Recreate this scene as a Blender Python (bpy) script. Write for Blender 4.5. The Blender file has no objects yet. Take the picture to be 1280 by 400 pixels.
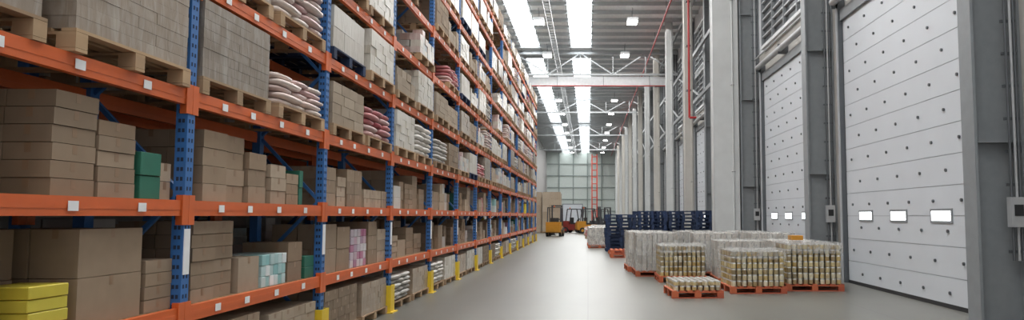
import bpy, bmesh, math, random
from mathutils import Vector
R = random.Random(7)
scene = bpy.context.scene
COL = scene.collection

# ------------------------------------------------------------------ materials
def newmat(name):
    m = bpy.data.materials.new(name); m.use_nodes = True
    nt = m.node_tree; b = nt.nodes['Principled BSDF']
    return m, nt, b
def simple(name, col, rough=0.5, metal=0.0, var=0.06, scale=6.0, bump=0.0, emit=None, es=0, coat=0):
    m, nt, b = newmat(name)
    b.inputs['Roughness'].default_value = rough
    b.inputs['Metallic'].default_value = metal
    b.inputs['Coat Weight'].default_value = coat
    tc = nt.nodes.new('ShaderNodeTexCoord'); n = nt.nodes.new('ShaderNodeTexNoise')
    n.inputs['Scale'].default_value = scale; n.inputs['Detail'].default_value = 4
    nt.links.new(tc.outputs['Object'], n.inputs['Vector'])
    cr = nt.nodes.new('ShaderNodeValToRGB')
    cr.color_ramp.elements[0].position = 0.3; cr.color_ramp.elements[1].position = 0.7
    cr.color_ramp.elements[0].color = (*[max(0, c*(1-var)) for c in col], 1)
    cr.color_ramp.elements[1].color = (*[min(1, c*(1+var)) for c in col], 1)
    nt.links.new(n.outputs['Fac'], cr.inputs['Fac']); nt.links.new(cr.outputs['Color'], b.inputs['Base Color'])
    if bump:
        bp = nt.nodes.new('ShaderNodeBump'); bp.inputs['Strength'].default_value = bump
        bp.inputs['Distance'].default_value = 0.02
        nt.links.new(n.outputs['Fac'], bp.inputs['Height']); nt.links.new(bp.outputs['Normal'], b.inputs['Normal'])
    if emit:
        b.inputs['Emission Color'].default_value = (*emit, 1); b.inputs['Emission Strength'].default_value = es
    return m
def island(name, cols, rough=0.7, coat=0.0, wrap=0.0):
    m, nt, b = newmat(name)
    g = nt.nodes.new('ShaderNodeNewGeometry'); cr = nt.nodes.new('ShaderNodeValToRGB')
    e = cr.color_ramp.elements
    while len(e) < len(cols): e.new(0.5)
    for i, c in enumerate(cols):
        e[i].position = i/(len(cols)-1) if len(cols) > 1 else 0; e[i].color = (*c, 1)
    nt.links.new(g.outputs['Random Per Island'], cr.inputs['Fac'])
    tc = nt.nodes.new('ShaderNodeTexCoord'); n = nt.nodes.new('ShaderNodeTexNoise')
    n.inputs['Scale'].default_value = 9; nt.links.new(tc.outputs['Object'], n.inputs['Vector'])
    oi = nt.nodes.new('ShaderNodeObjectInfo')
    mr = nt.nodes.new('ShaderNodeMapRange'); mr.inputs['To Min'].default_value = 0.88; mr.inputs['To Max'].default_value = 1.1
    nt.links.new(n.outputs['Fac'], mr.inputs['Value'])
    mr2 = nt.nodes.new('ShaderNodeMapRange'); mr2.inputs['To Min'].default_value = 0.8; mr2.inputs['To Max'].default_value = 1.15
    nt.links.new(oi.outputs['Random'], mr2.inputs['Value'])
    mu = nt.nodes.new('ShaderNodeMath'); mu.operation = 'MULTIPLY'
    nt.links.new(mr.outputs['Result'], mu.inputs[0]); nt.links.new(mr2.outputs['Result'], mu.inputs[1])
    vm = nt.nodes.new('ShaderNodeVectorMath'); vm.operation = 'SCALE'
    nt.links.new(cr.outputs['Color'], vm.inputs[0]); nt.links.new(mu.outputs[0], vm.inputs['Scale'])
    src = vm.outputs['Vector']
    if wrap:
        # tight stretch film: milky wrinkles with a glossy coat
        mp = nt.nodes.new('ShaderNodeMapping'); mp.inputs['Scale'].default_value = (9, 9, 2.2); mp.inputs['Rotation'].default_value = (.35, .3, 0)
        nz = nt.nodes.new('ShaderNodeTexNoise'); nz.inputs['Scale'].default_value = 1.5; nz.inputs['Detail'].default_value = 7; nz.inputs['Distortion'].default_value = 1.0
        nt.links.new(tc.outputs['Object'], mp.inputs[0]); nt.links.new(mp.outputs[0], nz.inputs['Vector'])
        m3 = nt.nodes.new('ShaderNodeMapRange'); m3.inputs['From Min'].default_value = 0.42; m3.inputs['From Max'].default_value = 0.8
        m3.inputs['To Min'].default_value = wrap*.15; m3.inputs['To Max'].default_value = wrap
        nt.links.new(nz.outputs['Fac'], m3.inputs['Value'])
        mx = nt.nodes.new('ShaderNodeMix'); mx.data_type = 'RGBA'; mx.inputs[7].default_value = (0.66, 0.63, 0.58, 1)
        nt.links.new(m3.outputs[0], mx.inputs[0]); nt.links.new(src, mx.inputs[6]); src = mx.outputs[2]
        bp = nt.nodes.new('ShaderNodeBump'); bp.inputs['Strength'].default_value = 0.6; bp.inputs['Distance'].default_value = 0.015
        nt.links.new(nz.outputs['Fac'], bp.inputs['Height']); nt.links.new(bp.outputs[0], b.inputs['Normal'])
    nt.links.new(src, b.inputs['Base Color'])
    b.inputs['Roughness'].default_value = rough; b.inputs['Coat Weight'].default_value = coat
    b.inputs['Coat Roughness'].default_value = .2
    return m

M = {}
M['orange'] = simple('rack_orange_paint', (0.66, 0.13, 0.03), 0.4)
M['blue'] = simple('rack_blue_paint', (0.045, 0.16, 0.42), 0.4)
M['hole'] = simple('punched_hole_dark', (0.02, 0.03, 0.06), 0.8)
M['yellow'] = simple('safety_yellow', (0.80, 0.55, 0.03), 0.45)
M['label'] = simple('label_white', (0.85, 0.85, 0.85), 0.5)
M['carton'] = island('cardboard', [(0.26, 0.18, 0.115), (0.31, 0.225, 0.15), (0.23, 0.165, 0.11), (0.35, 0.26, 0.18)], 0.75)
M['carton2'] = island('cardboard_pale', [(0.38, 0.295, 0.21), (0.44, 0.35, 0.26), (0.34, 0.26, 0.185)], 0.7)
M['wcarton'] = island('film_wrapped_cardboard', [(0.25, 0.19, 0.135), (0.27, 0.21, 0.155), (0.235, 0.18, 0.13)], 0.5, .4, .38)
M['wcarton2'] = island('film_wrapped_brown', [(0.30, 0.21, 0.135), (0.36, 0.265, 0.18), (0.26, 0.185, 0.12)], 0.45, .5, .3)
M['wwhite'] = island('film_wrapped_pale', [(0.56, 0.51, 0.43), (0.64, 0.60, 0.53), (0.47, 0.41, 0.33), (0.60, 0.55, 0.48)], 0.4, .6, .5)
M['wmix'] = island('film_wrapped_mixed_goods', [(0.60, 0.55, 0.48), (0.30, 0.36, 0.42), (0.62, 0.58, 0.52), (0.50, 0.22, 0.20), (0.58, 0.52, 0.42), (0.62, 0.60, 0.58)], 0.4, .6, .45)
M['tape'] = simple('parcel_tape', (0.27, 0.17, 0.10), 0.3)
M['green'] = island('green_box', [(0.02, 0.13, 0.09), (0.03, 0.17, 0.11)], 0.5)
M['yellowbox'] = island('yellow_box', [(0.75, 0.60, 0.05), (0.80, 0.68, 0.08)], 0.5)
M['magenta'] = island('printed_box', [(0.75, 0.73, 0.75), (0.50, 0.10, 0.25), (0.80, 0.78, 0.78), (0.35, 0.10, 0.25), (0.8, 0.8, 0.82)], 0.4)
M['cyanbox'] = island('printed_tub', [(0.75, 0.78, 0.78), (0.25, 0.50, 0.50), (0.82, 0.82, 0.82)], 0.4)
M['whitebox'] = island('white_carton', [(0.56, 0.53, 0.48), (0.64, 0.62, 0.58), (0.44, 0.40, 0.35), (0.60, 0.56, 0.51)], 0.5, .3)
M['redbag'] = island('red_sack', [(0.45, 0.08, 0.09), (0.66, 0.50, 0.46), (0.38, 0.06, 0.08), (0.55, 0.2, 0.2)], 0.4)
M['pinkbag'] = island('pale_sack', [(0.62, 0.48, 0.43), (0.70, 0.62, 0.55), (0.46, 0.24, 0.24), (0.66, 0.58, 0.51)], 0.35, .5)
M['wood'] = island('pallet_wood', [(0.38, 0.25, 0.14), (0.46, 0.31, 0.18), (0.31, 0.20, 0.12)], 0.8)
M['bluepal'] = island('pallet_blue', [(0.012, 0.028, 0.075), (0.018, 0.04, 0.105), (0.010, 0.022, 0.06)], 0.7)
M['redpal'] = island('pallet_red', [(0.45, 0.10, 0.045), (0.52, 0.13, 0.05), (0.38, 0.08, 0.04)], 0.7)
M['can'] = island('can_label', [(0.46, 0.33, 0.12), (0.58, 0.48, 0.26), (0.20, 0.15, 0.08), (0.62, 0.56, 0.40), (0.40, 0.27, 0.09), (0.28,0.21,.12), (0.5,.40,.20)], 0.3)
M['canlid'] = simple('can_lid', (0.72, 0.71, 0.67), 0.25, 0.5)
M['sheet'] = simple('layer_sheet', (0.22, 0.19, 0.15), 0.8)
M['steel'] = simple('column_grey_paint', (0.23, 0.245, 0.255), 0.45)
M['steel_d'] = simple('door_track_dark', (0.12, 0.13, 0.14), 0.4, 0.4)
M['steel_l'] = simple('galvanised', (0.50, 0.51, 0.52), 0.4, 0.3)
M['conc'] = simple('concrete_panel', (0.44, 0.425, 0.395), 0.8, scale=3, bump=0.15)
M['conc_l'] = simple('column_light', (0.52, 0.53, 0.525), 0.6, scale=2)
M['conc_b'] = simple('column_beige', (0.48, 0.46, 0.42), 0.6, scale=2)
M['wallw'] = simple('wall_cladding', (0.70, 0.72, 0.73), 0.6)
M['door'] = simple('door_panel_white', (0.58, 0.61, 0.645), 0.4, scale=1.5, var=0.02)
M['seam'] = simple('door_seam', (0.38, 0.40, 0.43), 0.6)
M['black'] = simple('black_rubber', (0.02, 0.02, 0.022), 0.6)
M['glow'] = simple('daylit_pane', (0.9, 0.9, 0.9), 0.3, emit=(0.95, 0.98, 1), es=4)
M['sky'] = simple('translucent_roof_sheet', (0.9, 0.9, 0.9), 0.5, emit=(0.95, 0.98, 1.0), es=8.0)
M['lamp'] = simple('lamp_lens', (0.9, 0.9, 0.9), 0.3, emit=(1, 0.98, 0.92), es=35)
M['roof'] = simple('roof_sheet', (0.86, 0.87, 0.87), 0.6)
M['truss'] = simple('truss_grey', (0.42, 0.44, 0.45), 0.5)
M['curtain'] = simple('smoke_curtain', (0.68, 0.69, 0.70), 0.6)
M['red'] = simple('red_paint', (0.42, 0.03, 0.03), 0.4)
M['farwall'] = simple('far_wall', (0.50, 0.55, 0.52), 0.6)
M['girt'] = simple('girt', (0.24, 0.28, 0.265), 0.6)
M['mast'] = simple('mast_red', (0.46, 0.07, 0.045), 0.5)
M['fork_y'] = simple('truck_yellow', (0.50, 0.22, 0.02), 0.35)
M['fork_r'] = simple('truck_dark_red', (0.22, 0.03, 0.025), 0.35)
M['fork_g'] = simple('truck_dark', (0.05, 0.05, 0.055), 0.5)
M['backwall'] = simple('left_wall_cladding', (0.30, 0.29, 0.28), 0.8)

# film shell (only used on the floor pallets)
m, nt, b = newmat('stretch_film'); M['film'] = m
b.inputs['Base Color'].default_value = (0.66, 0.66, 0.64, 1); b.inputs['Roughness'].default_value = 0.2
tc = nt.nodes.new('ShaderNodeTexCoord'); mp = nt.nodes.new('ShaderNodeMapping'); mp.inputs['Scale'].default_value = (7, 7, 3.5); mp.inputs['Rotation'].default_value = (.3, .2, 0)
nz = nt.nodes.new('ShaderNodeTexNoise'); nz.inputs['Scale'].default_value = 1.6; nz.inputs['Detail'].default_value = 6; nz.inputs['Distortion'].default_value = 1.0
nt.links.new(tc.outputs['Object'], mp.inputs[0]); nt.links.new(mp.outputs[0], nz.inputs['Vector'])
mr = nt.nodes.new('ShaderNodeMapRange'); mr.inputs['From Min'].default_value = 0.38; mr.inputs['From Max'].default_value = 0.75
mr.inputs['To Min'].default_value = 0.08; mr.inputs['To Max'].default_value = 0.6
nt.links.new(nz.outputs['Fac'], mr.inputs['Value'])
tr = nt.nodes.new('ShaderNodeBsdfTransparent'); mx = nt.nodes.new('ShaderNodeMixShader')
out = nt.nodes['Material Output']
nt.links.new(mr.outputs[0], mx.inputs[0]); nt.links.new(tr.outputs[0], mx.inputs[1]); nt.links.new(b.outputs[0], mx.inputs[2])
nt.links.new(mx.outputs[0], out.inputs['Surface'])
bp = nt.nodes.new('ShaderNodeBump'); bp.inputs['Strength'].default_value = 0.6; bp.inputs['Distance'].default_value = 0.012
nt.links.new(nz.outputs['Fac'], bp.inputs['Height']); nt.links.new(bp.outputs[0], b.inputs['Normal'])

# floor
m, nt, b = newmat('concrete_floor'); M['floor'] = m
tc = nt.nodes.new('ShaderNodeTexCoord')
n1 = nt.nodes.new('ShaderNodeTexNoise'); n1.inputs['Scale'].default_value = 0.7; n1.inputs['Detail'].default_value = 5; n1.inputs['Roughness'].default_value = 0.55
mp = nt.nodes.new('ShaderNodeMapping'); mp.inputs['Scale'].default_value = (1.3, 0.5, 1)
nt.links.new(tc.outputs['Object'], mp.inputs[0]); nt.links.new(mp.outputs[0], n1.inputs['Vector'])
cr = nt.nodes.new('ShaderNodeValToRGB'); cr.color_ramp.elements[0].position = 0.28; cr.color_ramp.elements[1].position = 0.72
cr.color_ramp.elements[0].color = (0.125, 0.122, 0.106, 1); cr.color_ramp.elements[1].color = (0.178, 0.175, 0.155, 1)
nt.links.new(n1.outputs['Fac'], cr.inputs[0])
br = nt.nodes.new('ShaderNodeTexBrick'); br.offset = 0; br.inputs['Scale'].default_value = 1
br.inputs['Brick Width'].default_value = 4.5; br.inputs['Row Height'].default_value = 6.0; br.inputs['Mortar Size'].default_value = 0.006
br.inputs['Color1'].default_value = (1, 1, 1, 1); br.inputs['Color2'].default_value = (1, 1, 1, 1); br.inputs['Mortar'].default_value = (0.6, 0.6, 0.6, 1)
nt.links.new(tc.outputs['Object'], br.inputs['Vector'])
mm = nt.nodes.new('ShaderNodeMix'); mm.data_type = 'RGBA'; mm.blend_type = 'MULTIPLY'; mm.inputs[0].default_value = 1
nt.links.new(cr.outputs[0], mm.inputs[6]); nt.links.new(br.outputs[0], mm.inputs[7])
nt.links.new(mm.outputs[2], b.inputs['Base Color'])
mr = nt.nodes.new('ShaderNodeMapRange'); mr.inputs['To Min'].default_value = 0.31; mr.inputs['To Max'].default_value = 0.39
nt.links.new(n1.outputs['Fac'], mr.inputs['Value']); nt.links.new(mr.outputs[0], b.inputs['Roughness'])

# ------------------------------------------------------------------ mesh builder
class MB:
    def __init__(s): s.v = []; s.f = []; s.mi = []; s.mats = []; s.sm = []
    def m(s, k):
        if k not in s.mats: s.mats.append(k)
        return s.mats.index(k)
    def add(s, vs, fs, k, smooth=False):
        o = len(s.v); s.v += [tuple(v) for v in vs]; i = s.m(k)
        for f in fs: s.f.append([a+o for a in f]); s.mi.append(i); s.sm.append(smooth)
    def box(s, x0, x1, y0, y1, z0, z1, k):
        if x0 > x1: x0, x1 = x1, x0
        if y0 > y1: y0, y1 = y1, y0
        vs = [(x0,y0,z0),(x1,y0,z0),(x1,y1,z0),(x0,y1,z0),(x0,y0,z1),(x1,y0,z1),(x1,y1,z1),(x0,y1,z1)]
        s.add(vs, [(3,2,1,0),(4,5,6,7),(0,1,5,4),(1,2,6,5),(2,3,7,6),(3,0,4,7)], k)
    def bar(s, p, q, w, k, h=None):
        p, q = Vector(p), Vector(q); d = (q-p).normalized(); h = h or w
        up = Vector((0,0,1)) if abs(d.z) < 0.95 else Vector((0,1,0))
        a = d.cross(up).normalized()*w/2; c = d.cross(a).normalized()*h/2
        vs = [p-a-c, p+a-c, p+a+c, p-a+c, q-a-c, q+a-c, q+a+c, q-a+c]
        s.add(vs, [(3,2,1,0),(4,5,6,7),(0,1,5,4),(1,2,6,5),(2,3,7,6),(3,0,4,7)], k)
    def cyl(s, p, q, r, k, n=12, kc=None, smooth=True, r2=None):
        p, q = Vector(p), Vector(q); d = (q-p).normalized()
        up = Vector((0,0,1)) if abs(d.z) < 0.95 else Vector((1,0,0))
        a = d.cross(up).normalized(); c = d.cross(a).normalized(); r2 = r if r2 is None else r2
        v1 = [p+(a*math.cos(t)+c*math.sin(t))*r for t in [2*math.pi*i/n for i in range(n)]]
        v2 = [q+(a*math.cos(t)+c*math.sin(t))*r2 for t in [2*math.pi*i/n for i in range(n)]]
        s.add(v1+v2, [(i, (i+1) % n, n+(i+1) % n, n+i) for i in range(n)], k, smooth)
        s.add(v1, [tuple(range(n))[::-1]], kc or k); s.add(v2, [tuple(range(n))], kc or k)
    def bag(s, cx, cy, cz, a, b_, c, k, nu=12, nv=7):
        def sp(t, e): return math.copysign(abs(t)**e, t)
        vs = []; fs = []
        jx = R.uniform(-.02, .02); jy = R.uniform(-.02, .02); e1 = 0.55; e2 = 0.45
        for i in range(nv+1):
            ph = -math.pi/2+math.pi*i/nv
            for j in range(nu):
                th = 2*math.pi*j/nu
                w = 1+R.uniform(-.025, .025)
                vs.append((cx+jx+a*w*sp(math.cos(ph), e1)*sp(math.cos(th), e2), cy+jy+b_*w*sp(math.cos(ph), e1)*sp(math.sin(th), e2), cz+c*sp(math.sin(ph), 0.8)))
        for i in range(nv):
            for j in range(nu):
                fs.append((i*nu+j, i*nu+(j+1) % nu, (i+1)*nu+(j+1) % nu, (i+1)*nu+j))
        s.add(vs, fs, k, True)
    def grid(s, o, u, w, nu, nw, n, amp, k):
        o, u, w, n = Vector(o), Vector(u), Vector(w), Vector(n); vs = []
        for i in range(nu+1):
            for j in range(nw+1):
                e = amp*R.uniform(-1, 1) if 0 < i < nu and 0 < j < nw else 0
                vs.append(o+u*i/nu+w*j/nw+n*e)
        s.add(vs, [(i*(nw+1)+j, (i+1)*(nw+1)+j, (i+1)*(nw+1)+j+1, i*(nw+1)+j+1) for i in range(nu) for j in range(nw)], k, True)
    def film(s, x0, x1, y0, y1, z0, z1, amp=0.008, k='film'):
        s.grid((x1,y0,z0), (0,y1-y0,0), (0,0,z1-z0), 8, 6, (1,0,0), amp, k)
        s.grid((x0,y1,z0), (0,y0-y1,0), (0,0,z1-z0), 8, 6, (-1,0,0), amp, k)
        s.grid((x0,y0,z0), (x1-x0,0,0), (0,0,z1-z0), 7, 6, (0,-1,0), amp, k)
        s.grid((x1,y1,z0), (x0-x1,0,0), (0,0,z1-z0), 7, 6, (0,1,0), amp, k)
        s.grid((x0,y0,z1), (x1-x0,0,0), (0,y1-y0,0), 7, 8, (0,0,1), amp, k)
    def mesh(s, name, bevel=0):
        me = bpy.data.meshes.new(name); me.from_pydata(s.v, [], s.f)
        for k in s.mats: me.materials.append(M[k])
        me.polygons.foreach_set('material_index', s.mi); me.polygons.foreach_set('use_smooth', s.sm)
        if bevel:
            bm = bmesh.new(); bm.from_mesh(me)
            bmesh.ops.bevel(bm, geom=bm.edges[:], offset=bevel, segments=1, affect='EDGES', clamp_overlap=True)
            bm.to_mesh(me); bm.free()
        me.update(); return me
    def obj(s, name, loc=(0,0,0), bevel=0, parent=None): return put(s.mesh(name, bevel), name, loc, parent=parent)
def put(me, name, loc=(0,0,0), rz=0, parent=None):
    o = bpy.data.objects.new(name, me); o.location = loc; o.rotation_euler = (0,0,rz); COL.objects.link(o)
    if parent: o.parent = parent
    return o
def empty(name, loc=(0,0,0)):
    e = bpy.data.objects.new(name, None); e.location = loc; e.empty_display_size = .2; COL.objects.link(e); return e

# ------------------------------------------------------------------ shell
Y0, Y1 = -6.0, 118.0
ROOF = 12.5; WX = 5.95
b = MB(); b.box(-7.2, 6.4, Y0, Y1+.3, -0.2, 0, 'floor'); b.obj('floor')
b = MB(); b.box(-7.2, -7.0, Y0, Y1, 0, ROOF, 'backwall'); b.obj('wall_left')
b = MB(); b.box(-7.2, 6.4, Y1, Y1+.3, 0, ROOF, 'farwall')
for z in [2.2, 4.2, 6.2, 8.2, 10.2]: b.box(-6.9, 5.9, Y1-.12, Y1, z, z+.16, 'girt')
for x in [-5, -2.6, -.2, 2.2, 4.6]: b.box(x, x+.2, Y1-.2, Y1, 0, ROOF-.3, 'girt')
b.obj('wall_back')
strips = [(-4.3, -3.1), (-1.1, 0.2)]
b = MB(); xs = [-7.2, -4.3, -3.1, -1.1, 0.2, 6.4]
for i in (0, 2, 4): b.box(xs[i], xs[i+1], Y0, Y1, ROOF, ROOF+.1, 'roof')
for a, c in strips:
    for yy in (45, 81): b.box(a, c, yy-.3, yy+2.2, ROOF-.01, ROOF+.01, 'roof')
x = -7.0
while x < 6.2:
    if not any(a-.05 < x < c+.05 for a, c in strips): b.box(x, x+.06, Y0, Y1, ROOF-.03, ROOF, 'roof')
    x += .3
b.obj('ceiling')
for i, (a, c) in enumerate(strips):
    b = MB(); b.box(a, c, Y0, Y1, ROOF+.02, ROOF+.06, 'sky'); b.obj('window_%d' % (i+1))
b = MB()
y = 0.5
while y < Y1:
    b.box(-6.9, 5.9, y, y+.07, ROOF-.24, ROOF-.04, 'truss'); y += 1.5
for x in (-3.1, -4.36, -1.16, .2): b.box(x, x+.06, Y0, Y1-.3, ROOF-.14, ROOF-.04, 'truss')
b.obj('roof_purlins')
for i, (ty, dep) in enumerate([(9, 1.2), (27, 1.2), (45, 1.4), (63, 1.2), (81, 1.2), (99, 1.2)]):
    b = MB(); zt = ROOF-.38; zb = zt-dep
    b.box(-6.9, 5.9, ty-.06, ty+.06, zt-.07, zt+.07, 'truss'); b.box(-6.9, 5.9, ty-.06, ty+.06, zb-.06, zb+.06, 'truss')
    n = 6; w = 12.8/n
    for j in range(n):
        xa = -6.9+j*w; up = j % 2 == 0
        b.bar((xa, ty, zb if up else zt), (xa+w, ty, zt if up else zb), .08, 'truss')
        b.bar((xa, ty, zb), (xa, ty, zt), .06, 'truss')
    b.obj('roof_truss')
b = MB(); b.grid((-6.9,45.35,10.05), (12.0,0,0), (0,0,.6), 30, 2, (0,-1,0), .03, 'curtain')
b.box(-6.9, 5.1, 45.3, 45.4, 10.0, 10.06, 'truss'); b.obj('smoke_curtain')
b = MB(); b.cyl((-6.8,44.6,9.9), (5.0,44.6,9.9), .035, 'red')
for xx in (-5,-2,1,4): b.bar((xx,44.6,9.9),(xx,44.8,10.6),.03,'steel_d')
b.obj('sprinkler_pipe')
b = MB(); b.cyl((3.9,8,11.6), (3.9,117,11.6), .045, 'red')
for yy in range(10, 116, 6): b.bar((3.9,yy,11.65), (3.9,yy,12.2), .02, 'steel_d')
b.obj('sprinkler_pipe')
b = MB()
x0_ = -2.1
b.box(x0_, x0_+.02, 2, 117, 11.25, 11.35, 'steel_l'); b.box(x0_+.3, x0_+.32, 2, 117, 11.25, 11.35, 'steel_l')
for yy in range(4, 230): b.box(x0_+.02, x0_+.3, yy*.5, yy*.5+.03, 11.25, 11.27, 'steel_l')
b.obj('cable_tray')

b = MB(); b.box(-.28, .28, -.45, .45, 0, .16, 'steel_l'); b.box(-.24, .24, -.41, .41, -.015, 0, 'lamp')
b.bar((0,-.3,.16), (0,-.3,.7), .02, 'steel_d'); b.bar((0,.3,.16), (0,.3,.7), .02, 'steel_d')
lampm = b.mesh('high_bay_lamp')
for yy in [3, 11, 19, 28.5, 35.5, 43, 52, 60, 68, 76, 84, 92, 102, 110]:
    for xx in (-2.55, 2.3): put(lampm, 'high_bay_lamp', (xx, yy, 11.5))

# ------------------------------------------------------------------ right wall
DY0, DW, PITCH, DH = 10.6, 5.2, 7.2, 6.0
b = MB()
b.box(WX, WX+.25, Y0, Y1, 0, 7.0, 'conc'); b.box(WX, WX+.25, Y0, Y1, 7.0, ROOF, 'wallw')
b.obj('wall_right')
def door_mesh():
    b = MB(); ph = .5; n = int(DH/ph)
    for i in range(n):
        b.box(-.06, 0, 0, DW, i*ph+.006, (i+1)*ph-.006, 'door')
    b.box(-.05, 0, 0.01, DW-.01, 0.01, DH-.01, 'seam')
    for i in range(n):
        for j in range(6 if i % 2 else 5):
            y = (.35 if i % 2 else .8)+j*(DW-.7)/5
            b.cyl((-.085, y, i*ph+.25), (-.06, y, i*ph+.25), .028, 'steel_d', 8)
    for yc in (1.0, 2.6, 4.15):
        b.box(-.075, -.06, yc-.36, yc+.36, 1.38, 1.62, 'steel'); b.box(-.08, -.07, yc-.31, yc+.31, 1.42, 1.58, 'glow')
    b.box(-.07, 0, 0, DW, 0, .07, 'black')
    return b.mesh('door', 0)
dm = door_mesh()
def track_mesh():
    b = MB()
    for y in (-.12, DW+.02):
        b.box(-.16, 0, y, y+.1, 0, DH+.5, 'steel_d')
        b.box(-.20, -.16, y+.03, y+.07, 0, DH+.5, 'steel_l')
    b.box(-.12, 0, -.1, DW+.1, DH, DH+.25, 'steel')
    b.cyl((-.25,-.1,DH+.45), (-.25,DW+.1,DH+.45), .09, 'steel_l')
    for y in (-.1, DW/2, DW+.08): b.box(-.3, 0, y-.03, y+.03, DH+.3, DH+.6, 'steel_d')
    return b.mesh('door_tracks')
tm = track_mesh()
def column_mesh():
    b = MB()
    b.box(-.68, -.64, -.16, .16, 0, ROOF, 'steel'); b.box(-.64, -.04, -.015, .015, 0, ROOF, 'steel'); b.box(-.04, 0, -.16, .16, 0, ROOF, 'steel')
    for z in (2.5, 5.5, 8.5, 11.0): b.box(-.64, -.04, -.15, .15, z, z+.02, 'steel')
    b.box(-.74, 0, -.22, .22, 0, .03, 'steel_d')
    for sx in (-.6, -.1):
        for sy in (-.17, .17): b.cyl((sx, sy, .03), (sx, sy, .06), .02, 'steel_l', 6)
    return b.mesh('steel_column')
cm = column_mesh()
def conduit_mesh():
    b = MB()
    for i, x in enumerate((-.24, -.17, -.12)):
        b.cyl((x,-.22,.9), (x,-.22,ROOF-.3), .018, 'steel_l' if i % 2 else 'steel_d', 8)
    z = 1.0
    while z < 12: b.box(-.28, -.08, -.20, -.165, z, z+.04, 'steel_d'); z += .45
    b.box(-.30, -.1, -.3, -.2, 1.35, 1.75, 'steel_l'); b.box(-.26, -.14, -.31, -.3, 1.5, 1.65, 'black')
    return b.mesh('conduit_run')
cdm = conduit_mesh()
def louvre_mesh():
    b = MB()
    for z0, z1 in ((7.15, 8.9), (9.3, 11.4)):
        b.box(-.02, 0, 0, DW, z0, z1, 'steel_d')
        for y in [DW*i/4 for i in range(5)]: b.box(-.12, 0, y-.04, y+.04, z0-.05, z1+.05, 'steel')
        z = z0
        while z < z1:
            b.box(-.10, -.02, 0, DW, z, z+.05, 'steel_l'); z += .29
        b.box(-.14, 0, -.04, DW+.04, z0-.1, z0, 'wallw'); b.box(-.14, 0, -.04, DW+.04, z1, z1+.1, 'wallw')
    b.cyl((-.3,-.6,9.1), (-.3,DW+.6,9.1), .04, 'steel_d'); b.cyl((-.2,-.6,6.85), (-.2,DW+.6,6.85), .03, 'steel_l')
    return b.mesh('louvre_window')
lm = louvre_mesh()
def bigcol_mesh(w, k):
    b = MB(); b.box(-w/2, w/2, -.25, .25, 0, ROOF, k)
    b.box(-w/2-.02, -w/2, -.26, -.21, 0, ROOF, 'steel_l'); b.box(-w/2-.02, -w/2, .21, .26, 0, ROOF, 'steel_l')
    b.box(-w/2-.04, w/2+.04, -.3, .3, 0, .12, 'yellow')
    b.cyl((w*.25,-.29,.12), (w*.25,-.29,ROOF-.1), .025, 'steel_l', 8)
    for z in (3, 6, 9): b.box(w*.25-.06, w*.25+.06, -.31, -.25, z, z+.04, 'steel_d')
    return b.mesh('concrete_column', .01)
bw, bn1, bn2 = bigcol_mesh(.87, 'conc_l'), bigcol_mesh(.36, 'conc_b'), bigcol_mesh(.36, 'conc_l')
k = -1
while DY0+k*PITCH+DW < Y1:
    y = DY0+k*PITCH
    e = empty('door_%d' % (k+2), (WX-.01, y, 0))
    put(dm, 'door_leaf', (0,0,0), parent=e); put(tm, 'door_tracks', (0,0,0), parent=e)
    put(lm, 'window_%d' % (k+4), (WX-.01, y, 0))
    cy = y-1.0
    put(cm, 'steel_column', (WX, cy, 0)); put(cdm, 'conduit_run', (WX, cy, 0))
    if 23 < cy < 30: put(bw, 'concrete_column', (4.78, cy+.1, 0))
    elif cy > 30: put(bn1 if k % 2 else bn2, 'concrete_column', (4.55, cy+.1, 0))
    k += 1
b = MB()
for z in (6.8, 9.05, 11.7):
    b.box(5.0, 5.1, 24.5, 117, z, z+.16, 'steel')
for yy in range(8): b.bar((5.05, 31.1+yy*7.2, 6.9), (5.05, 38.3+yy*7.2, 9.1), .06, 'steel_l')
b.obj('wall_bracing_rails')
b = MB(); b.cyl((4.45,30.3,5.8), (4.45,30.3,12.2), .05, 'red'); b.cyl((4.45,30.3,5.8),(4.75,30.3,5.8),.05,'red')
for z in (7,9,11): b.box(4.35,4.55,30.36,30.6,z,z+.05,'steel_d')
b.obj('fire_riser_pipe')

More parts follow.
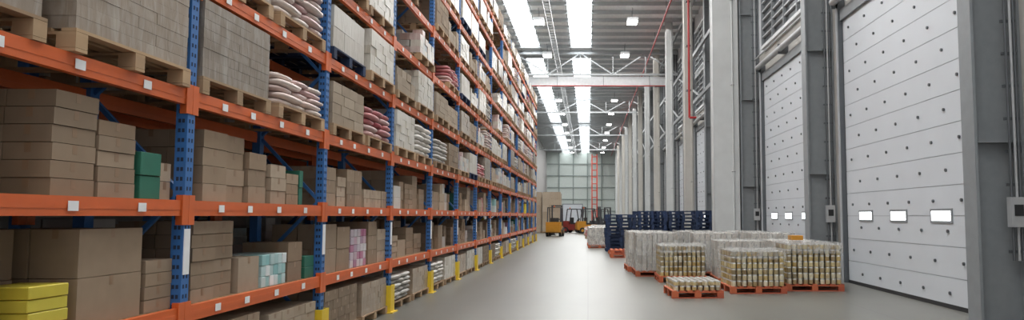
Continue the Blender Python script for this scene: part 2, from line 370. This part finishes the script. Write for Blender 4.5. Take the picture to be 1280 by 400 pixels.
# ------------------------------------------------------------------ racks
BAY = 2.8; PY = [5.4+BAY*i for i in range(-2, 14)]
LV = [0.80, 1.62, 2.48, 3.41, 4.34, 5.27, 6.20, 7.13, 8.06]
TOP = 8.6
def build_rack(xf, parent, near=True):
    xr = xf-.85
    b = MB()
    for y in PY:
        for xx in (xf-.09, xr):
            b.box(xx, xx+.09, y-.05, y+.05, 0, TOP, 'blue')
            b.box(xx-.02, xx+.11, y-.08, y+.08, 0, .012, 'blue')
        z = .2
        n = 0
        while z < TOP-.9:
            if n % 2 == 0: b.bar((xf-.09, y, z), (xr+.09, y, z+.7), .035, 'blue')
            else: b.bar((xr+.09, y, z), (xf-.09, y, z+.7), .035, 'blue')
            z += .75; n += 1
        if near and y < 24:
            z = .12
            while z < 6.5:
                b.box(xf-.001, xf+.002, y-.028, y-.012, z, z+.03, 'hole'); b.box(xf-.001, xf+.002, y+.012, y+.028, z, z+.03, 'hole')
                b.box(xf-.07, xf-.05, y-.052, y-.049, z, z+.03, 'hole'); b.box(xf-.04, xf-.02, y-.052, y-.049, z, z+.03, 'hole')
                z += .075
    b.obj('uprights', parent=parent)
    b = MB()
    for i in range(len(PY)-1):
        ya, yb = PY[i]+.052, PY[i+1]-.052
        for li, z in enumerate(LV):
            for xx in (xf-.055, xr+.005):
                b.box(xx, xx+.05, ya, yb, z-.12, z, 'orange')
                b.box(xx+.05, xx+.053, ya, yb, z-.075, z-.045, 'orange')
            for yy, s in ((ya, 1), (yb, -1)):
                b.box(xf-.0, xf+.008, yy-s*.05, yy+s*.03, z-.19, z+.04, 'orange')
                b.box(xf-.055, xf-.003, yy, yy+s*.012, z-.19, z+.04, 'orange')
    b.obj('beams', parent=parent)
    b = MB()
    for i in range(len(PY)-1):
        for z in LV[:2]:
            y = PY[i]+.1
            while y < PY[i+1]-.15:
                b.box(xr+.056, xf-.056, y, y+.1, z-.022, z, 'wood'); y += .125
    b.obj('deck_slats', parent=parent)
    if near:
        b = MB()
        for i in range(len(PY)-1):
            for z in LV:
                for t in (.45, .95, 1.55, 2.2): b.box(xf+.003, xf+.006, PY[i]+t, PY[i]+t+.085, z-.09, z-.03, 'label')
        for y in PY: b.box(xf+.001, xf+.006, y-.04, y+.04, 1.05, 1.4, 'label')
        b.obj('labels', parent=parent)
        b = MB()
        for y in PY:
            b.box(xf+.03, xf+.045, y-.09, y+.09, 0, .42, 'yellow'); b.box(xf-.09, xf+.045, y-.105, y-.09, 0, .42, 'yellow'); b.box(xf-.09, xf+.045, y+.09, y+.105, 0, .42, 'yellow')
            b.box(xf-.1, xf+.09, y-.15, y+.15, 0, .015, 'yellow')
        b.obj('upright_guards', parent=parent)
XF = -3.1
build_rack(XF, empty('pallet_rack'))
build_rack(XF-1.25, empty('pallet_rack'), near=False)

# ------------------------------------------------------------------ pallets & loads
def pallet(b, w, d, k='wood', z=0, cx=0, cy=0, h=.14):
    x0, x1, y0, y1 = cx-d/2, cx+d/2, cy-w/2, cy+w/2
    for i in range(3):
        yy = y0+(w-.1)*i/2
        for xx in (x0, cx-.06, x1-.12): b.box(xx, xx+.12, yy, yy+.1, z+.022, z+h-.04, k)
        b.box(x0, x1, yy, yy+.1, z, z+.02, k)
        b.box(x0, x1, yy, yy+.1, z+h-.04, z+h-.022, k)
    n = 7
    for i in range(n):
        xx = x0+(d-.09)*i/(n-1); b.box(xx, xx+.09, y0, y1, z+h-.02, z+h, k)
def cartons(b, x0, x1, y0, y1, z0, z1, cw, cd, ch, k, tape=True, jit=.004, ragged=0, gap=.003, brick=False):
    ny0 = max(1, round((y1-y0)/cw)); nx = max(1, round((x1-x0)/cd)); nz_ = max(1, round((z1-z0)/ch))
    d, h = (x1-x0)/nx, (z1-z0)/nz_
    for e0 in range(nz_):
        ny = ny0+(1 if brick and e0 % 2 and ny0 > 1 else 0); w = (y1-y0)/ny
        for a in range(nx):
            for c in range(ny):
                if ragged and e0 == nz_-1 and nz_ > 2 and R.random() < .4: continue
                if 0 < a < nx-1 and 0 < c < ny-1 and e0 < nz_-2: continue
                j = R.uniform(-jit, jit); j2 = R.uniform(-jit, jit)
                bx0, bx1 = x0+a*d+gap+j, x0+(a+1)*d-gap+j; by0, by1 = y0+c*w+gap+j2, y0+(c+1)*w-gap+j2
                bz0, bz1 = z0+e0*h, z0+(e0+1)*h-(.004 if gap > .002 else .0015)
                b.box(bx0, bx1, by0, by1, bz0, bz1, k)
                if tape and a == nx-1:
                    ym = (by0+by1)/2; b.box(bx1, bx1+.001, ym-.02, ym+.02, bz1-.06, bz1, 'tape')
                if tape and c == 0:
                    xm = (bx0+bx1)/2; b.box(xm-.02, xm+.02, by0-.001, by0, bz1-.06, bz1, 'tape')
def load_cartons(k, h=.6, pal='wood', cw=.3, cd=.25, ch=.15, ragged=0, jit=.004, brick=False):
    b = MB(); pallet(b, 1.2, 1.0, pal)
    cartons(b, -.48, .48, -.58, .58, .142, .142+h, cw, cd, ch, k, tape=k[0] != 'w', gap=.001 if k[0] == 'w' else .003, ragged=ragged, jit=jit, brick=brick)
    return b
def load_bags(k, layers=4, pal='wood', t=.11):
    b = MB(); pallet(b, 1.2, 1.0, pal); z = .142
    for l in range(layers):
        if l % 2 == 0:
            for i in range(3):
                for j in range(2): b.bag(-.24+.48*j, -.39+.39*i, z+t/2, .25, .205, t*.58, k)
        else:
            for i in range(2):
                for j in range(3): b.bag(-.32+.32*j, -.29+.58*i, z+t/2, .175, .30, t*.58, k)
        z += t
    return b
P = {}
def addp(key, mb, name, bev=0): P[key] = mb.mesh(name, bev)
W_ = 'wrapped_pallet_load'; C_ = 'carton_pallet_load'; S_ = 'sack_pallet_load'
addp('wrapA', load_cartons('wcarton', .64, ch=.08, cw=.58, jit=.002, brick=True), W_)
addp('wrapA2', load_cartons('wcarton', .54, ch=.135, cw=.39, brick=True), W_)
addp('wrapB', load_cartons('wwhite', .6, cw=.24, cd=.3, ch=.12, jit=.008, brick=True), W_)
addp('wrapB2', load_cartons('wwhite', .46, cw=.2, cd=.2, ch=.115, jit=.01, ragged=1), W_)
addp('wrapC', load_cartons('wwhite', .52, cw=.4, cd=.3, ch=.26, pal='bluepal'), W_)
addp('wrapD', load_cartons('wcarton2', .55, cw=.39, cd=.33, ch=.11, brick=True), W_)
addp('wrapM', load_cartons('wmix', .52, cw=.2, cd=.2, ch=.13, jit=.01, ragged=1), W_)
addp('cart', load_cartons('carton2', .52, cw=.4, cd=.3, ch=.13, brick=True), C_)
addp('cartB', load_cartons('carton', .6, cw=.3, cd=.3, ch=.15, brick=True), C_)
addp('cartC', load_cartons('carton2', .45, cw=.3, cd=.25, ch=.15, ragged=1, jit=.01), C_)
addp('red', load_bags('redbag', 5, t=.085), S_)
addp('pink', load_bags('pinkbag', 5, t=.065), S_)
addp('pinkT', load_bags('pinkbag', 7, t=.08), S_)
addp('whiteT', load_bags('whitebox', 6, t=.09), S_)
NM = {k: v.name.split('.')[0] for k, v in P.items()}
def place(k, x, y, z, rz=0): return put(P[k], NM[k], (x, y, z), rz)
LX = -3.57
custom = {(2,0,0):'wrapD',(2,0,1):'wrapA',(2,1,0):'wrapA',(2,1,1):'wrapA',(2,2,0):'wrapA',(2,2,1):'pink',(2,3,0):'cart',(2,3,1):'red',
          (3,1,0):'cartB',(3,1,1):'cartB',(3,2,0):'wrapA',(3,2,1):'pinkT',(3,3,0):'wrapC',(3,3,1):'wrapB',(2,4,0):'wrapB',(2,4,1):'whiteT'}
keys = ['wrapA', 'wrapA2', 'wrapB', 'wrapB', 'wrapB2', 'whiteT', 'wrapC', 'cart', 'cartC', 'pinkT', 'wrapD', 'cartB', 'wrapM', 'wrapM', 'wrapB', 'red']
for li in range(2, len(LV)):
    for bi in range(len(PY)-1):
        for s in (0, 1):
            kk = custom.get((li, bi, s)) or R.choice(keys)
            if (li, bi, s) not in custom and R.random() < .07: continue
            y = PY[bi]+(.72 if s == 0 else 2.08)+R.uniform(-.03, .03)
            o = place(kk, LX+R.uniform(-.02, .03), y, LV[li]+.002, R.choice((0, math.pi)))
            if (li, bi, s) not in custom: o.scale.z = R.uniform(.82, 1.02)
            if R.random() < .93: place(R.choice(keys[:-1]), LX-1.28, y, LV[li]+.002)

def stackobj(specs, name='carton_stack', z=0):
    b = MB()
    for (y0, y1, zt, kind, cw, ch, xf, dep) in specs:
        cartons(b, xf-dep, xf, y0, y1, z, zt, cw, .3, ch, kind, tape=kind in ('carton', 'carton2'), jit=.006)
    return b.obj(name, bevel=.004)
ZB, ZC = LV[1]+.002, LV[0]+.002
F = -3.17
stackobj([(2.75,3.3,2.15,'carton',.32,.2,F-.1,.65),(3.35,3.95,2.22,'carton',.26,.1,F-.3,.5),(4.1,4.47,2.26,'carton',.37,.1,F,.6),(4.49,4.86,2.13,'carton',.37,.1,F,.6),
          (5.0,5.3,2.0,'carton',.3,.19,F-.35,.35)], z=ZB)
stackobj([(4.92,5.16,1.96,'green',.24,.17,F,.3)], 'green_carton_stack', ZB)
stackobj([(5.18,5.32,1.90,'carton2',.14,.14,F-.02,.28)], z=ZB)
stackobj([(5.72,6.1,2.22,'carton',.38,.15,F,.6),(6.12,6.46,2.22,'carton',.34,.15,F-.03,.6),(6.5,6.85,2.1,'carton',.35,.16,F,.6),(6.95,7.3,2.02,'carton2',.36,.13,F,.5),(7.32,7.62,1.95,'carton',.3,.11,F,.5),(7.75,8.05,1.9,'carton',.3,.14,F-.2,.4)], z=ZB)
stackobj([(7.64,7.74,2.0,'green',.1,.19,F,.3)], 'green_carton_stack', ZB)
stackobj([(8.33,8.75,2.1,'carton',.42,.16,F,.6),(8.8,9.1,2.0,'carton2',.3,.12,F,.5),(9.15,9.75,2.12,'carton',.3,.16,F,.6),(9.85,10.95,1.88,'carton2',.27,.12,F,.6)], z=ZB)
stackobj([(2.75,3.85,1.4,'carton',.55,.3,F-.1,.65),(4.35,4.97,1.42,'carton',.62,.31,F,.62),(5.02,5.34,1.18,'carton',.32,.09,F,.4),(3.9,4.3,1.42,'carton',.38,.3,F-.35,.35)], z=ZC)
stackobj([(3.96,4.27,1.10,'yellowbox',.31,.075,F+.02,.3)], 'yellow_carton_stack', ZC)
stackobj([(5.6,5.95,1.46,'carton',.35,.11,F,.6),(5.96,6.28,1.46,'carton',.33,.11,F-.02,.6),(6.36,6.76,1.12,'carton2',.4,.3,F,.5),(7.42,7.78,1.22,'carton',.36,.2,F,.5)], z=ZC)
stackobj([(6.82,7.36,1.12,'cyanbox',.09,.1,F,.45)], 'tub_stack', ZC)
stackobj([(7.84,8.1,1.05,'green',.26,.12,F,.4)], 'green_carton_stack', ZC)
stackobj([(8.33,8.8,1.4,'carton',.47,.29,F,.6),(8.83,9.3,1.36,'carton',.47,.27,F,.6),(10.1,10.5,1.42,'carton',.4,.2,F,.6),(10.52,10.95,1.3,'carton2',.43,.16,F,.6)], z=ZC)
stackobj([(9.36,10.0,1.32,'magenta',.13,.1,F,.5)], 'printed_carton_stack', ZC)
def shelf(y0, z, hmax):
    b = MB(); y = y0+.13
    while y < y0+2.4:
        w = min(R.uniform(.25, .6), y0+2.67-y)
        kind = R.choices(['carton', 'carton2', 'whitebox', 'green', 'magenta', 'cyanbox', 'yellowbox', 'redbag'], [50, 26, 12, 3, 3, 3, 1, 2])[0]
        h = R.uniform(.35, 1)*hmax
        cartons(b, F-R.uniform(.45, .65), F-R.uniform(0, .12), y, y+w, z+.002, z+h, R.uniform(.2, .45), .3, R.choice((.09, .12, .16, .2)), kind, tape=False, jit=.008, ragged=R.choice((0,0,1)))
        y += w+R.uniform(.02, .1)
    return b
for bi in range(len(PY)-1):
    y0 = PY[bi]
    for li in (0, 1):
        b = shelf(y0, LV[li], .66); me = b.mesh('carton_stack')
        if bi >= 4 or bi == 0: put(me, 'carton_stack', (0,0,0))
        b = shelf(y0, LV[li], .68); put(b.mesh('carton_stack'), 'carton_stack', (-1.25,0,0))
    if bi >= 1:
        for s in (.72, 2.08):
            kk = R.choice(['cartB', 'wrapB', 'cart', 'whiteT', 'cartC', 'wrapD'])
            if bi == 3: kk = 'cartB' if s < 1 else 'wrapD'
            if bi == 2: kk = 'cartB' if s < 1 else 'cart'
            o = place(kk, LX-.03, y0+s, .002); o.scale.z = .8
            if R.random() < .8: o = place('wrapD', LX-1.28, y0+s, .002); o.scale.z = .85

# ------------------------------------------------------------------ floor pallets (right)
def load_cans(w, d, layers, pal='redpal', r=.052, ch=.115, film=True):
    b = MB(); pallet(b, w, d, pal); z = .142
    ny = int((w-.06)/(2*r)); nx = int((d-.06)/(2*r)); sy = (w-.06)/ny; sx = (d-.06)/nx
    for l in range(layers):
        for i in range(nx):
            for j in range(ny):
                if l < layers-1 and 0 < i < nx-1 and 0 < j < ny-1: continue
                x = -d/2+.03+sx*(i+.5)+R.uniform(-.003,.003); y = -w/2+.03+sy*(j+.5)+R.uniform(-.003,.003)
                b.cyl((x,y,z), (x,y,z+ch-.030), r*.88, 'can', 10)
                b.cyl((x,y,z+ch-.030), (x,y,z+ch-.008), r*.90, 'canlid', 10, r2=r*.8)
        z += ch
        if l < layers-1: b.box(-d/2+.09, d/2-.09, -w/2+.09, w/2-.09, z-.005, z, 'sheet')
    if film: b.film(-d/2+.01, d/2-.01, -w/2+.01, w/2-.01, .14+.75*(z-.14), z+.02, .012)
    return b
c1 = load_cans(1.1, 1.1, 6).mesh('canned_goods_pallet'); c2 = load_cans(1.1, 1.15, 7).mesh('canned_goods_pallet')
c3 = load_cans(1.0, .95, 2, film=False, ch=.09).mesh('canned_goods_pallet')
put(c3, 'canned_goods_pallet', (1.98, 13.3, 0.0), .05)
put(c1, 'canned_goods_pallet', (3.28, 14.1, 0.0), .03)
put(c2, 'canned_goods_pallet', (4.55, 14.55, 0.0), -.04)
put(c1, 'canned_goods_pallet', (2.15, 16.4, 0.0), math.pi/2)
def load_white(w, d, h, pal='redpal'):
    b = MB(); pallet(b, w, d, pal)
    cartons(b, -d/2+.03, d/2-.03, -w/2+.03, w/2-.03, .142, .142+h, .13, .13, .2, 'whitebox', tape=False, jit=.006, gap=.008)
    b.film(-d/2+.01, d/2-.01, -w/2+.01, w/2-.01, .12, .16+h, .018); return b.mesh('wrapped_pallet_load')
w1 = load_white(1.2, 1.1, .93); w2 = load_white(1.2, 1.1, .8)
for me, x, y in ((w1,1.72,18.0),(w1,3.15,17.7),(w2,3.4,15.9),(w1,4.5,17.6),(w2,4.62,16.1),(w1,2.95,19.4),(w1,1.6,19.5),(w1,4.3,19.2)):
    put(me, 'wrapped_pallet_load', (x, y, 0), R.uniform(-.04, .04))
b = MB(); b.box(-.12, .12, -.15, .15, 0, .1, 'fork_y'); b.box(-.125,.125,-.02,.02,.0,.102,'tape'); b.obj('orange_carton', (4.45, 15.0, .985), .004)
put(w2, 'wrapped_pallet_load', (.55, 33.3, 0)); put(w2, 'wrapped_pallet_load', (.5, 36, 0)); put(w2, 'wrapped_pallet_load', (.7, 41, 0))
def pstack(n, base='bluepal'):
    b = MB(); z = 0
    for i in range(n):
        pallet(b, 1.0+R.uniform(-.01, .01), 1.12, base if i == 0 else 'bluepal', z, R.uniform(-.03, .03), R.uniform(-.03, .03)); z += .142
    return b.mesh('blue_pallet_stack')
for i, (x, y, n) in enumerate([(1.35,28.3,11),(2.6,28.6,12),(3.85,28.6,12),(2.5,30.2,12),(3.4,30.4,12),(1.3,30,11),(4.6,26.6,12),(5.0,28.2,12)]):
    put(pstack(n, 'redpal' if i == 0 else 'bluepal'), 'blue_pallet_stack', (x, y, 0), R.uniform(-.03, .03))
b = MB(); pallet(b, 1.1, 1.1, 'redpal'); pallet(b, 1.1, 1.1, 'redpal', .142, .02, .03); b.obj('red_pallet_stack', (1.35, 25.6, 0))

# ------------------------------------------------------------------ far equipment
def forklift(body='fork_y'):
    b = MB()
    b.box(-.5, .5, .2, 1.3, .25, .75, body); b.box(-.55, .55, 1.2, 1.85, .3, 1.05, body)
    b.box(-.5, .5, 1.75, 1.95, .35, .9, body); b.box(-.3, .3, .65, 1.1, .75, .9, 'black'); b.box(-.3, .3, 1.05, 1.2, .85, 1.35, 'black')
    for sx in (-.48, .48):
        b.bar((sx,.2,.7), (sx,.45,2.1), .07, 'fork_g'); b.bar((sx,1.5,1.0), (sx,1.35,2.1), .07, 'fork_g'); b.bar((sx,.45,2.1), (sx,1.35,2.1), .07, 'fork_g')
        b.cyl((sx-.1,.3,.32), (sx+.1,.3,.32), .32, 'black', 20); b.cyl((sx-.105,.3,.32), (sx+.105,.3,.32), .15, body, 14)
        b.cyl((sx-.09,1.5,.26), (sx+.09,1.5,.26), .26, 'black', 20); b.cyl((sx-.095,1.5,.26), (sx+.095,1.5,.26), .12, body, 14)
        b.box(sx*.75-.05, sx*.75+.05, -.12, .0, .05, 2.3, 'fork_g'); b.box(sx*.5-.06, sx*.5+.06, -1.2, -.16, .05, .09, 'steel_d'); b.box(sx*.5-.06, sx*.5+.06, -.2, -.16, .05, .6, 'steel_d')
    for i in range(6): b.box(-.48, .48, .5+i*.16, .54+i*.16, 2.09, 2.13, 'fork_g')
    b.box(-.4, .4, -.16, -.1, .25, .33, 'fork_g'); b.box(-.4, .4, -.16, -.1, .52, .6, 'fork_g'); b.box(-.36, .36, -.1, -.02, 2.2, 2.3, 'fork_g'); b.box(-.36, .36, -.1, -.02, 1.2, 1.28, 'fork_g')
    b.bar((0,.35,.75), (0,.5,1.15), .04, 'black'); b.cyl((0,.47,1.12), (0,.52,1.16), .17, 'black', 16)
    b.cyl((0,1.3,2.13),(0,1.3,2.25),.05,'orange',10)
    return b.mesh('forklift')
fk = forklift(); fkr = forklift('fork_r'); fkg = forklift('fork_g')
for me, x, y, r in ((fk,-2.35,52.5,math.pi*.97),(fk,.9,60,math.pi/2+.2),(fkg,1.8,66,2.4),(fkr,-.4,62,1.2)):
    put(me, 'forklift', (x, y, 0), r)
b = MB(); pallet(b, 1.6, 1.6); cartons(b, -.78, .78, -.78, .78, .142, 3.6, .5, .5, .58, 'carton2'); sm = b.mesh('carton_pallet_load')
for x, y in ((-3.2,62),(-3.3,66),(-4.9,62.5)): put(sm, 'carton_pallet_load', (x, y, 0))
for x, y, kk in ((.3,47,'red'),(1.6,48.5,'wrapB'),(2.6,46,'cartB'),(1.2,51.5,'pinkT'),(2.8,52,'wrapB'),(.2,54,'wrapM'),(-1.2,72,'wrapB'),(1.5,72,'wrapA'),(2.9,58,'wrapB'),(2.2,56,'cartB'),(.2,76,'wrapD'),(-.3,70,'red'),(-2.4,71,'wrapB'),(-1.5,68,'wrapM')):
    place(kk, x, y, 0)
b = MB()
for x in (-.4, .4):
    for y in (-.4, .4): b.bar((x,y,0), (x,y,11.5), .2, 'mast')
z = 0; n = 0
while z < 11:
    for y in (-.4, .4):
        b.bar((-.4,y,z+.1), (.4,y,z+.1), .12, 'mast')
    z += 1.1; n += 1
b.obj('lattice_mast', (1.05, 113, 0))
b = MB(); b.box(-1.6, 1.6, -.06, 0, 0, 3.4, 'door'); b.box(-1.75, -1.6, -.1, 0, 0, 3.5, 'steel'); b.box(1.6, 1.75, -.1, 0, 0, 3.5, 'steel'); b.box(-1.75, 1.75, -.1, 0, 3.4, 3.55, 'steel')
for z in (.8, 1.6, 2.4): b.box(-1.6, 1.6, -.065, -.06, z, z+.02, 'seam')
b.obj('door_40', (-2.6, Y1-.25, 0))

# ------------------------------------------------------------------ world, camera
w = bpy.data.worlds.new('World'); scene.world = w; w.use_nodes = True
bg = w.node_tree.nodes['Background']; bg.inputs[0].default_value = (0.95, 0.97, 1.0, 1); bg.inputs[1].default_value = .85
for yy, en in ((8, 500), (22, 520), (36, 560), (50, 650), (66, 800), (84, 900), (102, 1000)):  # added area fill below the roof, on top of the skylights, stronger far away
    l = bpy.data.lights.new('overhead_fill', 'AREA'); l.shape = 'RECTANGLE'; l.size = 7; l.size_y = 12; l.energy = en
    l.color = (1, .99, .97)
    o = bpy.data.objects.new('overhead_fill', l); o.location = (1.0, yy, 11.9); COL.objects.link(o)

cam = bpy.data.cameras.new('camera'); co = bpy.data.objects.new('camera', cam); COL.objects.link(co)
co.location = (0, 0, 1.5); co.rotation_euler = (math.radians(94), 0, 0)
cam.lens = 870/1280*36; cam.sensor_width = 36; cam.sensor_fit = 'HORIZONTAL'
cam.shift_x = -95/1280; cam.shift_y = 9/1280; cam.clip_end = 400; cam.clip_start = .05
scene.camera = co
scene.view_settings.view_transform = 'Standard'
scene.view_settings.exposure = 0.08
